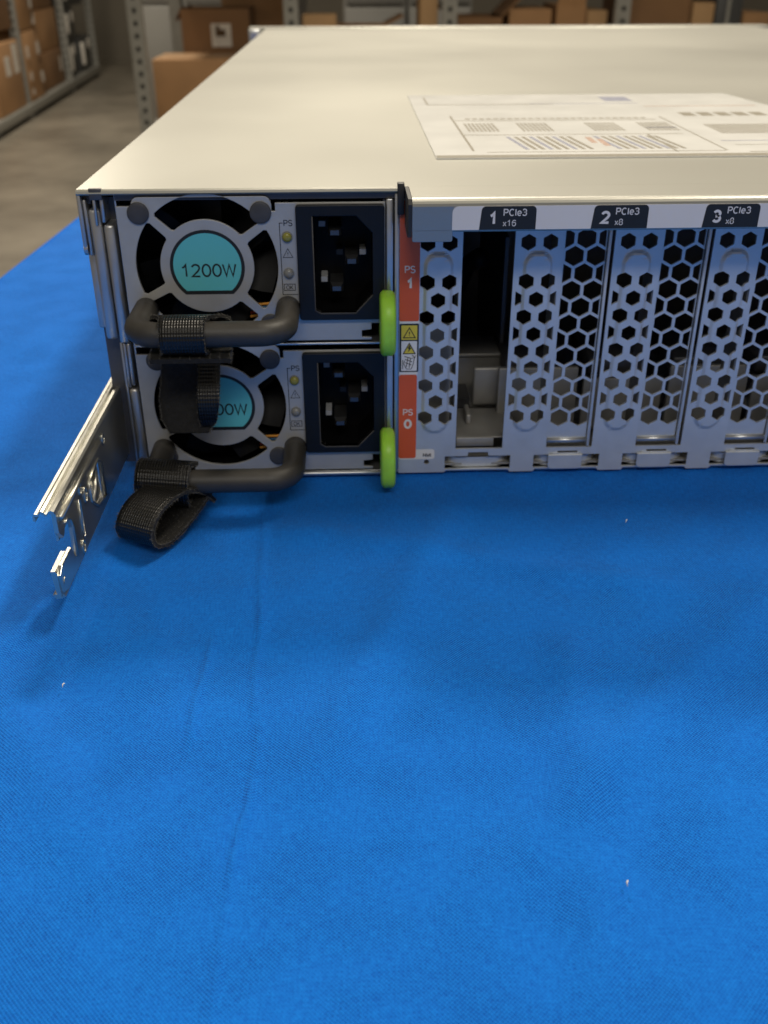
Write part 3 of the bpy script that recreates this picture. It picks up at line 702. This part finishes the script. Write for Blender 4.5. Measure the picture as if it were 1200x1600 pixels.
    for (px, pz) in ((59.0, 31.0), (63.6, 23.0), (59.2, 15.2)):
        x0, z0 = X+px, zb+pz
        vs = [(x0-1.9, 13.5, z0-1.2), (x0+1.9, 13.5, z0-1.2), (x0+1.9, 13.5, z0+1.2), (x0-1.9, 13.5, z0+1.2), (x0-1.9, 4.2, z0-1.2), (x0+1.9, 4.2, z0-1.2), (x0+1.9, 4.2, z0+1.2), (x0-1.9, 4.2, z0+1.2), (x0-1.2, 2.6, z0-.9), (x0+1.2, 2.6, z0-.9), (x0+1.2, 2.6, z0+.4), (x0-1.2, 2.6, z0+.4)]
        f.add(vs, [(0, 1, 5, 4), (1, 2, 6, 5), (2, 3, 7, 6), (3, 0, 4, 7), (4, 5, 9, 8), (5, 6, 10, 9), (6, 7, 11, 10), (7, 4, 8, 11), (8, 9, 10, 11)], 'pin')
        for dx in ((-3.6, ) if pz != 23.0 else (3.2, -3.4)): f.box(x0+dx-0.9, x0+dx+0.9, 7.5, 13.8, z0+0.4, z0+1.9, 'contact' if abs(dx) > 3.5 or dx > 0 else 'inlet')
    f.tube([(x, -1.45, z) for x, z in [rec[0], rec[1], rec[2], rec[3], rec[4]]], 0.2, 'rivet', 6)  # paler rim tube stands in for the highlight along the recess edge
    f.build('power_inlet', p)
    # release lever and green tab
    f = MB(); f.box(X+73.2, X+75.2, -0.6, 0.8, zb+0.8, zb+40.5, 'steel', 0.4); f.box(X+72.4, X+73.0, 0.6, 30, zb+0.8, zb+40.0, 'dark_steel')
    lv = f.build('release_lever', p)
    f = MB(); n_ = 30; prof = []
    for k in range(n_):
        a = 2*math.pi*k/n_; ca, sa = math.cos(a), math.sin(a)
        prof.append((-7.6+8.2*math.copysign(abs(ca)**0.9, ca), zb+7.9+9.0*math.copysign(abs(sa)**0.8, sa)))
    xs = [(X+71.6, 0.86), (X+71.9, 0.94), (X+72.5, 1.0), (X+75.0, 1.0), (X+75.6, 0.94), (X+75.9, 0.86)]; vs = []
    for (x, s_) in xs:
        for (yy, zz) in prof: vs.append((x-0.4, -7.6+(yy+7.6)*s_, zb+7.9+(zz-zb-7.9)*s_))
    fs = [(i*n_+k, i*n_+(k+1) % n_, (i+1)*n_+(k+1) % n_, (i+1)*n_+k) for i in range(5) for k in range(n_)]+[tuple(range(n_))[::-1], tuple(5*n_+k for k in range(n_))]
    f.add(vs, fs, 'green', True); f.build('release_tab', p)
    # wires seen through the fan guard
    f = MB()
    for j, mt in enumerate(('wire_o', 'wire_r', 'wire_b', 'wire_o')): f.tube([(X+34, 3.4+j*0.8, zb+6.8+j*0.9), (X+39, 2.6+j*0.6, zb+8.0+j*0.75), (X+44, 3.4, zb+9+j*0.8)], 0.42, mt, 8)
    f.build('wire', p)
    # pull handle
    f = MB(); yb = -21.3; R_ = 7.0; xl, xr = X+5.0, X+45.2; za = zb+hz
    z_at = lambda y_: za + (y_/yb)*(-0.4)
    pts = [(xl, 0.3, za), (xl, -4, za-.1), (xl, -9, za-.2)]
    for k in range(0, 9):
        a = math.pi/2*k/8; pts.append((xl+R_-R_*math.cos(a), yb+R_-R_*math.sin(a), za-.3))
    for x in (26, 34, 42): pts.append((X+x-10, yb, za-.3))
    for k in range(0, 9):
        a = math.pi/2*k/8; pts.append((xr-R_+R_*math.sin(a), yb+R_-R_*math.cos(a), za-.3))
    pts += [(xr, -9, za-.2), (xr, -4, za-.1), (xr, 0.3, za)]
    f.tube(pts, 3.45, 'handle', 28); f.build('handle', p)
    return p
psu(1.5, 8.5, 'lower power supply beside the orange PS 0 label', 0)
psu(43.7, 10.4, 'upper power supply beside the orange PS 1 label', 1)

# ---- left mounting brackets of the chassis
f = MB()
f.box(0.0, 1.1, -0.6, 560, 70.5, 86.0, 'bracket', 0.25); f.disc(0.0, 1.2, 71.4, 1.9, 1.1, 'bracket', 'X', 20)
f.box(1.3, 2.2, 0.0, 40, 69.6, 84.5, 'bracket', 0.3); f.box(0.2, 3.0, 2.5, 40, 83, 86.0, 'dark_steel')
f.box(3.6, 7.0, -1.0, 0.2, 84.6, 87.6, 'dark_steel', 0.2); f.box(4.2, 5.0, -0.8, 5, 77.8, 86, 'bracket', 0.25); f.box(4.9, 6.6, 2.0, 8, 78, 86, 'black')
f.box(2.3, 5.6, 0.2, 560, 45.1, 82.0, 'bracket', 0.9); f.box(-0.2, 2.4, 4, 560, 47.5, 68.8, 'bracket', 0.4)
f.box(6.0, 7.0, -0.4, 8, 78.5, 86, 'bracket', 0.3)
f.box(6.1, 9.0, -0.5, 560, 44.0, 78.0, 'bracket', 0.9)
f.box(5.7, 6.5, 0.8, 540, 4.5, 44.0, 'bracket', 0.3); f.box(6.7, 7.5, 0.2, 540, 30.2, 44, 'bracket', 0.3); f.box(7.8, 8.9, -0.3, 540, 31, 44, 'bracket', 0.4)
f.box(6.9, 9.5, -0.6, 540, 2.5, 30.0, 'bracket', 0.8)
f.box(0.5, 9.0, 6, 540, 3, 84, 'dark_steel')
for v in f.v: pass
f.build('mounting_bracket', srv)

# ================================================================== SLIDE RAIL (its own thing, lies along the chassis side)
rail = thing('slide_rail', (0, 0, 5), 'shiny zinc slide rail with ribbed top and cut-out end sticking out left of the server', 'slide rail')
RS = (73.358-2.6)/73.358
def rp_(y, z): return (-270.3+(y+270.3)*RS, 140.0+(z-140.0)*RS)
f = MB()
web = [rp_(*p) for p in [(-62.5, 1.2), (-66.5, 2.6), (-67.2, 8.0), (-64.5, 9.4), (-55.5, 9.2), (-53.4, 5.2), (-52.4, 4.6), (-51.9, 13.0), (-52.6, 15.4), (-54.5, 17.0), (-57.0, 17.0), (-58.5, 15.0), (-59.8, 14.6), (-62.5, 17.5), (-62.5, 23.6)]]
web += [(40, web[-1][1]), (40, web[0][1])]
slot = [rp_(*p) for p in [(-44.4, 5.6), (-43.2, 5.6), (-42.6, 15.6), (-43.8, 16.2)]]
hexh = [rp_(*p) for p in [(-17.4, 3.6), (-17.0, 14.5), (-20.2, 17.0), (-25.0, 16.8), (-32, 15.6), (-32.2, 9.9), (-27.0, 5.6)]]
f.shape([web, slot, hexh], 2.6, 1.1, 'rail', 0.18, YZ)
prof = [(2.6, 27.3), (2.5, 28.0), (1.9, 28.3), (1.3, 28.2), (0.9, 27.5), (0.4, 27.4), (0.0, 28.0), (-0.6, 28.2), (-1.0, 27.6), (-1.5, 27.4), (-2.2, 27.5), (-2.6, 26.8), (-2.7, 25.6)]
th = [(a-0.15 if i > 2 else a-0.7, b-0.7) for i, (a, b) in enumerate(prof)]; th[-1] = (-2.1, 25.4); th[-2] = (-2.0, 26.5)
f.profile(prof+th[::-1], -70.5, 40, 'rail', 'Y')
zb_ = web[0][1]
f.profile([(2.6, zb_), (1.5, zb_-0.6), (0.2, zb_-0.7), (-0.5, zb_+0.4), (0.1, zb_+0.7), (1.4, zb_+0.4), (2.0, zb_+1.2)], -73.5, 40, 'rail', 'Y')
f.profile([(1.0, zb_+0.4), (1.9, zb_+0.3), (1.9, zb_+7.2), (1.5, zb_+7.8), (0.4, zb_+7.8)], -74.5, -65, 'rail', 'Y')
f.shape([[(-67, 18.0), (-67, 26.5), (-10, 26.5), (-10, 21)]], 1.3, 0.7, 'rail', 0.1, YZ)
f.profile([(2.6, 24.0), (3.5, 24.6), (3.6, 25.2), (2.6, 25.9)], -68, -26, 'rail', 'Y', True)
body = f.build('rail_body', rail)
f = MB()
rim = [(2.7, a, b) for a, b in hexh]; f.tube(rim+[rim[0]], 0.34, 'rail', 8)
rim = [(2.7,)+rp_(a, b) for a, b in [(-44.6, 5.4), (-43.9, 16.6), (-42.4, 15.8), (-43.0, 5.4)]]; f.tube(rim+[rim[0]], 0.22, 'rail', 8)
f.tube([(2.7,)+rp_(a, b) for a, b in [(-52.0, 4.6), (-51.6, 13.0), (-52.6, 15.8), (-54.6, 17.4), (-57.2, 17.3)]], 0.3, 'rail', 8)
for (y, z, r) in ((-37, 14.5, 1.5), (-41, 18.5, 1.2), (-46, 3.6, 1.3), (-12, 19.3, 1.2)):
    y, z = rp_(y, z); f.tube([(2.75, y+r*0.9*math.cos(a), z+r*1.4*math.sin(a)) for a in [2*math.pi*k/16 for k in range(17)]], 0.26, 'rail', 6)
for (y, z, r) in ((-12, 19.3, 0.9), (-64.5, 5, 1.0)):
    y, z = rp_(y, z); f.disc(2.6, y, z, r, 0.15, 'rail', 'X', 18)
f.build('pressed_rim', rail)
f = MB(); f.box(-0.8, 0.8, -40, -24, 8, 21, 'rail', 0.5); f.disc(0.8, -31, 13, 3.2, 0.8, 'rail', 'X', 16); f.tube([(1.2, -37, 10), (1.6, -32, 14), (1.2, -28, 18)], 0.7, 'rail', 8); f.build('latch_spring', rail)

# ================================================================== HOOK AND LOOP STRAPS
f = MB()
pth = [(-14.6, 53.6), (-15.9, 56.4), (-18.2, 57.9), (-21.3, 58.3), (-24.3, 57.2), (-25.9, 54.2), (-25.2, 50.8), (-22.6, 49.2), (-18.0, 48.6)]
wd = [(18.5, 41), (18.8, 40.5), (20.2, 38.5), (22.5, 35.0), (22.8, 34.5), (22.8, 34.5), (22.8, 34.5), (22.2, 35), (22, 35)]
f.ribbon(pth, wd, 0.9, 'strap', 'fuzz', fuzz=900)
f.ribbon([(-24.2, 47.4), (-19, 47.7), (-13, 47.3), (-8.5, 45.6)], [(19.2, 40.6), (18.8, 40.4), (18.6, 39.6), (18.6, 37)], 1.3, 'fuzz', 'fuzz', fuzz=3600)
f.ribbon([(-9.5, 46.0), (-6.5, 41), (-5.8, 35), (-6.2, 29), (-7.8, 23.5), (-9.2, 19.5)], [(19, 36.0), (18.8, 35), (17.8, 34), (16.8, 33), (17.2, 32.4), (19.4, 30.5)], 1.7, 'fuzz', 'fuzz', fuzz=4200)
f.ribbon([(-6.5, 43), (-8.6, 38.8), (-11.5, 34.2), (-13.0, 30.0), (-12.3, 25.5), (-9.5, 22.2)], [(29.2, 35.4), (29.2, 35.4), (29.0, 35.2), (28.8, 34.9), (28.6, 34.0), (28.6, 32.0)], 1.1, 'strap', 'fuzz', fuzz=700)
s1 = f.build('strap', None, (28, -15, 40)); s1.name = 'cable_strap'
tag(s1, 'black hook and loop strap hanging from the upper handle over the lower fan', 'strap')
# swap: outside of first wrap is the ribbed side
f = MB()
Rz = Matrix.Translation((20, -23, 9)) @ Matrix.Rotation(math.radians(-3), 4, 'Z') @ Matrix.Rotation(math.radians(4), 4, 'Y') @ Matrix.Translation((-20, 23, -9))
ring = [(-21.3+5.6*math.cos(a)*(1.0), 10.4+5.2*math.sin(a)-(1.6 if math.sin(a) < -0.2 else 0)) for a in [math.radians(60+k*32) for k in range(12)]]
f.ribbon(ring, [(11.6, 27.6)]+[(11.0, 26.0)]*10+[(11.2, 27.4)], 1.15, 'strap', 'fuzz', Rz, fuzz=2200)
Rl = Matrix.Translation((16.0, -34.5, -0.8)) @ Matrix.Rotation(math.radians(-27), 4, 'Z') @ Matrix.Diagonal((1.0, 1.05, 0.80, 1)) @ Matrix.Translation((0, 0, 0))
loop = [(21, 2.6), (17, 8.5), (11, 13.2), (4, 15.0), (-3, 13.4), (-7.0, 8.6), (-6.2, 3.2), (-1.5, 0.2), (4.5, 0.6), (11, 2.6), (18, 6.0), (23, 9.0)]
f.ribbon(loop, [(-5.5, 6.6)]*len(loop), 1.2, 'strap', 'fuzz', Rl, fuzz=4200)
s2 = f.build('strap', None, (15, -30, 5)); s2.name = 'cable_strap.001'
tag(s2, 'black hook and loop strap round the lower handle, its loop touching the blue cloth', 'strap')
for s_ in (s1, s2): s_['group'] = 'black hook and loop straps on the handles'

# ================================================================== BACKGROUND: shelving, boxes, cabinets
def upright(f, x, y, z0, z1, w_=62, d=45, mt='shelf', holes=True, rot=None):
    hs = []
    if holes:
        z = z0+30
        while z < z1-20: hs += [rrect(x+w_*0.5-9, x+w_*0.5+9, z, z+20, 6, 2)]; z += 50
    f.shape([[(x, z0), (x+w_, z0), (x+w_, z1), (x, z1)]]+hs, y, 4, mt)
    f.box(x+w_-4, x+w_, y+4, y+d, z0, z1, mt); f.box(x, x+4, y+4, y+d, z0, z1, mt)
    f.box(x+4, x+w_-4, y+d-3, y+d, z0, z1, 'shelf_dk')
def carton(x0, x1, y0, y1, z0, z1, label, mt='card', open_=False, flaps=(), lab=None, rotz=0, grp='cardboard boxes on the warehouse shelves', tape=True):
    c = ((x0+x1)/2, (y0+y1)/2, z0); t = thing('cardboard_box', c, label, 'box', grp)
    f = MB()
    if open_:
        w_ = 6
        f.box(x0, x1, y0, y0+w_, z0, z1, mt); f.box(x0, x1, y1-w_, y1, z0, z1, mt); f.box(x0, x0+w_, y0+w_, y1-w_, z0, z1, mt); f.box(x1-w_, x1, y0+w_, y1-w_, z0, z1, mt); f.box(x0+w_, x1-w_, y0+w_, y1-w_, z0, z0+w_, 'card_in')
    else: f.box(x0, x1, y0, y1, z0, z1, mt, 7)
    f.build('box_body', t)
    for (side, ln_, ang) in flaps:
        f = MB(); a = math.radians(ang)
        if side == 'L': f.profile([(x0, z1), (x0-ln_*math.cos(a), z1+ln_*math.sin(a)), (x0-ln_*math.cos(a)+5, z1+ln_*math.sin(a)+6), (x0+5, z1+6)], y0+3, y1-3, mt, 'Y')
        if side == 'R': f.profile([(x1, z1), (x1+ln_*math.cos(a), z1+ln_*math.sin(a)), (x1+ln_*math.cos(a)-5, z1+ln_*math.sin(a)+6), (x1-5, z1+6)], y0+3, y1-3, mt, 'Y')
        if side == 'F': f.profile([(y0, z1), (y0-ln_*math.cos(a), z1+ln_*math.sin(a)), (y0-ln_*math.cos(a)+5, z1+ln_*math.sin(a)+6), (y0+5, z1+6)], x0+3, x1-3, mt, 'X')
        f.build('flap', t)
    if tape and not open_:
        f = MB(); f.box(x0+3, x1-3, (y0+y1)/2-25, (y0+y1)/2+25, z1+0.3, z1+0.8, 'tape'); f.build('tape', t)
    if lab:
        f = MB(); a0, a1, b0, b1 = lab; f.box(a0, a1, y0-1.6, y0-0.4, b0, b1, 'ship')
        f.box(a0+(a1-a0)*.22, a0+(a1-a0)*.72, y0-2.2, y0-1.7, b0+(b1-b0)*.45, b0+(b1-b0)*.75, 'card_in'); f.box(a0+(a1-a0)*.22, a0+(a1-a0)*.45, y0-2.2, y0-1.7, b0+(b1-b0)*.76, b0+(b1-b0)*.9, 'card_in'); f.build('shipping_label', t)
    if rotz: t.rotation_euler.z = math.radians(rotz)
    return t
# centre shelving run facing the table
t = thing('shelving_unit', (600, 5000, -780), 'long grey steel shelving with slotted uprights behind the server', 'shelving')
for x in (-868, -196, 494, 1253, 1990):
    f = MB(); upright(f, x, 4440, -779.5, 1100); f.build('upright', t)
for x in (-868, -196, 494, 1253, 1990):
    f = MB(); upright(f, x, 5560, -779.5, 1100, holes=False, mt='shelf_dk' if x > 0 else 'shelf'); f.build('upright', t)
for z in (-720, -525, 330):
    f = MB(); f.box(-860, 2040, 4490, 5555, z-4, z, 'shelf'); f.box(-805, 2040, 4478, 4488, z-50, z-5, 'shelf', 2); f.build('shelf', t)
# boxes on it
carton(-800, -425, 4520, 4860, -523, -236, 'plain closed tan cardboard box beside the perforated shelf upright, front of its shelf', 'card')
carton(-715, -392, 4930, 5300, -523, -52, 'open brown cardboard box with a white shipping label', 'card_dark', True, (('L', 60, -60),), (-575, -480, -215, -115))
carton(-560, -240, 5310, 5540, -523, 40, 'tall cardboard box partly hidden behind the open labelled box', 'card', tape=False)
carton(-120, 30, 4520, 4700, -523, -60, 'bright tan cardboard box just right of the second shelf upright', 'card_light', False, (), None)
carton(-118, 260, 4740, 5000, -523, -118, 'low wide cardboard box with flaps open beside the bright tan box', 'card', True, (('F', 70, 8), ('R', 90, 25)))
carton(400, 480, 4530, 4800, -523, 40, 'narrow upright tan box left of the middle shelf upright', 'card_light', tape=False)
carton(570, 770, 4540, 4900, -523, -75, 'dark open cardboard box with raised slanting flap', 'card_dark', True, (('L', 70, 20), ('R', 190, 42)))
carton(800, 990, 4540, 4900, -523, -42, 'mid brown cardboard box between two open ones on the shelf', 'card')
carton(1010, 1140, 4540, 4900, -523, -30, 'cardboard box with pale upright flap near centre right', 'card', True, (('F', 60, 75),))
carton(1150, 1245, 4560, 4900, -523, -50, 'small tan cardboard box left of the thin dark upright', 'card_light', tape=False)
carton(1320, 1610, 4540, 5000, -523, 20, 'large dark brown cardboard box on the right part of the shelf', 'card_dark', tape=False)
carton(1622, 1720, 4540, 4900, -523, -20, 'light tan cardboard box between the dark box and the machine', 'card_light', tape=False)
carton(1860, 1985, 4560, 4900, -523, -62, 'brown cardboard box at the far right end of the shelf', 'card', tape=False)
t = thing('metal_machine', (1790, 4700, -525), 'dark grey metal equipment case standing on the right end of the shelf', 'equipment')
f = MB(); f.box(1728, 1850, 4550, 4900, -523, 25, 'shelf_dk', 6); f.build('case', t)
f = MB(); f.box(1775, 1790, 4540, 4549, -500, 0, 'shelf', 2); f.build('trim', t)
# grey cabinets behind
for i, (x0, x1, y, z1, lb) in enumerate(((-1180, -930, 6400, 700, 'tall grey metal cabinet standing behind the left end of the shelving'), (-915, -560, 6400, 700, 'grey metal cabinet behind the open labelled box'), (60, 420, 6000, 600, 'grey metal cabinet seen behind the low open box'), (430, 800, 6000, 600, 'grey metal cabinet seen behind the middle shelf upright'))):
    t = thing('metal_cabinet', ((x0+x1)/2, y+200, -780), lb, 'cabinet', 'grey metal cabinets behind the shelving')
    f = MB(); f.box(x0, x1, y, y+400, -779.5, z1, 'cab', 6); f.build('cabinet_body', t)
    f = MB(); f.box(x0+14, x1-14, y-12, y-2, -740, -90, 'cab', 4); f.build('door', t)
    f = MB(); f.box(x0+14, x1-14, y-12, y-2, -70, z1-20, 'cab', 4); f.build('door', t)
    f = MB(); f.box(x1-50, x1-38, y-28, y-14, -420, -300, 'shelf', 3); f.build('handle', t)
# left shelving run along the aisle
def place(lst, ang, piv):
    R = Matrix.Rotation(math.radians(ang), 4, 'Z'); pv = Vector(piv)*MM
    for o in lst:
        o.location = pv + R.to_3x3() @ (o.location-pv); o.rotation_euler.z += math.radians(ang)
grp = []
t = thing('shelving_unit', (-2250, 7400, -780), 'grey steel shelving run along the left aisle loaded with cartons', 'shelving'); grp.append(t)
for (y) in (5200, 6860, 8420, 9700):
    for x in (-2070, -2640):
        f = MB(); upright(f, x, y, -779.5, 900, 55, 40, holes=(x == -2070)); f.build('upright', t)
for z in (-690, 330):
    f = MB(); f.box(-2640, -2012, 5200, 9760, z-5, z, 'shelf'); f.box(-2014, -2004, 5200, 9760, z-60, z-1, 'shelf', 3); f.build('shelf', t)
for y in (6000, 7000):
    f = MB(); f.disc(-2040, y, -779, 32, 30, 'shelf_dk', 'Z', 14); f.build('foot', t)
G = 'cardboard boxes on the left aisle shelving'
def lb(x0, x1, y0, y1, z0, z1, label, mt, labs=()):
    t = carton(x0, x1, y0, y1, z0, z1, label, mt, grp=G, tape=False); grp.append(t)
    for (a, b, c, d) in labs:
        f = MB(); f.box(x1+0.5, x1+2.5, a, b, c, d, 'ship')
        if len(labs) > 2: f.box(x1+2.6, x1+3.4, a+10, b-20, c-60, c-15, 'card_in')
        f.build('shipping_label', t)
lb(-2500, -2030, 5500, 6780, -225, 300, 'large brown cardboard box on the upper left, cut by the photo edge', 'card_dark')
lb(-2500, -2020, 6120, 6800, -688, -290, 'tan cardboard box with white labels low on the left shelf', 'card', ((6400, 6520, -480, -370), (6620, 6740, -480, -310)))
lb(-2520, -2020, 6960, 7420, -688, -260, 'lower tan carton with a column of white tape patches', 'card', ((7010, 7070, -420, -350), (7020, 7070, -560, -510), (7020, 7070, -650, -610), (7330, 7400, -420, -340), (7340, 7410, -600, -530)))
lb(-2520, -2020, 6940, 7400, -255, 290, 'upper tan carton with white tape patches, stacked on the lower one', 'card', ((7330, 7390, -230, -160), (7310, 7370, -130, -60), (7260, 7310, -60, -10), (7260, 7310, 30, 70)))
lb(-2500, -2050, 7560, 8300, -688, -440, 'dark reddish brown carton low on the aisle shelf beyond the taped boxes', 'card_dark', ((8180, 8240, -600, -500),))
lb(-2500, -2060, 7600, 8320, -436, -160, 'brown carton stacked on the dark reddish one', 'card')
lb(-2450, -2070, 5560, 6050, -688, -330, 'dark brown carton low at the near end of the left shelf', 'card_dark')
lb(-2480, -2060, 7480, 8250, -155, 250, 'brown carton topmost beyond the taped boxes on the aisle shelving', 'card_dark')
for (y0, y1, z0, z1, lab_) in ((8500, 8900, -688, -420, 'dark metal case lowest on the far end of the aisle shelving'), (8520, 9000, -415, -180, 'dark metal case stacked on another on the aisle shelving'), (8600, 9500, -175, 250, 'large dark metal case on top of the far stack'), (9050, 9600, -688, -420, 'farthest dark metal case on the bottom of the aisle shelving')):
    t = thing('equipment_case', (-2250, (y0+y1)/2, z0), lab_, 'equipment', 'dark equipment cases on the aisle shelving'); grp.append(t)
    f = MB(); f.box(-2480, -2050, y0, y1, z0, z1, 'shelf_dk', 8); f.build('case', t)
    f = MB(); f.box(-2049, -2020, y0+60, y0+110, z0+50, z1-40, 'ship', 10); f.build('handle', t)
    f = MB(); f.box(-2049, -2035, y1-160, y1-80, z1-110, z1-30, 'ship', 10); f.build('latch', t)
place(grp, 3.4, (-2000, 5914, 0))
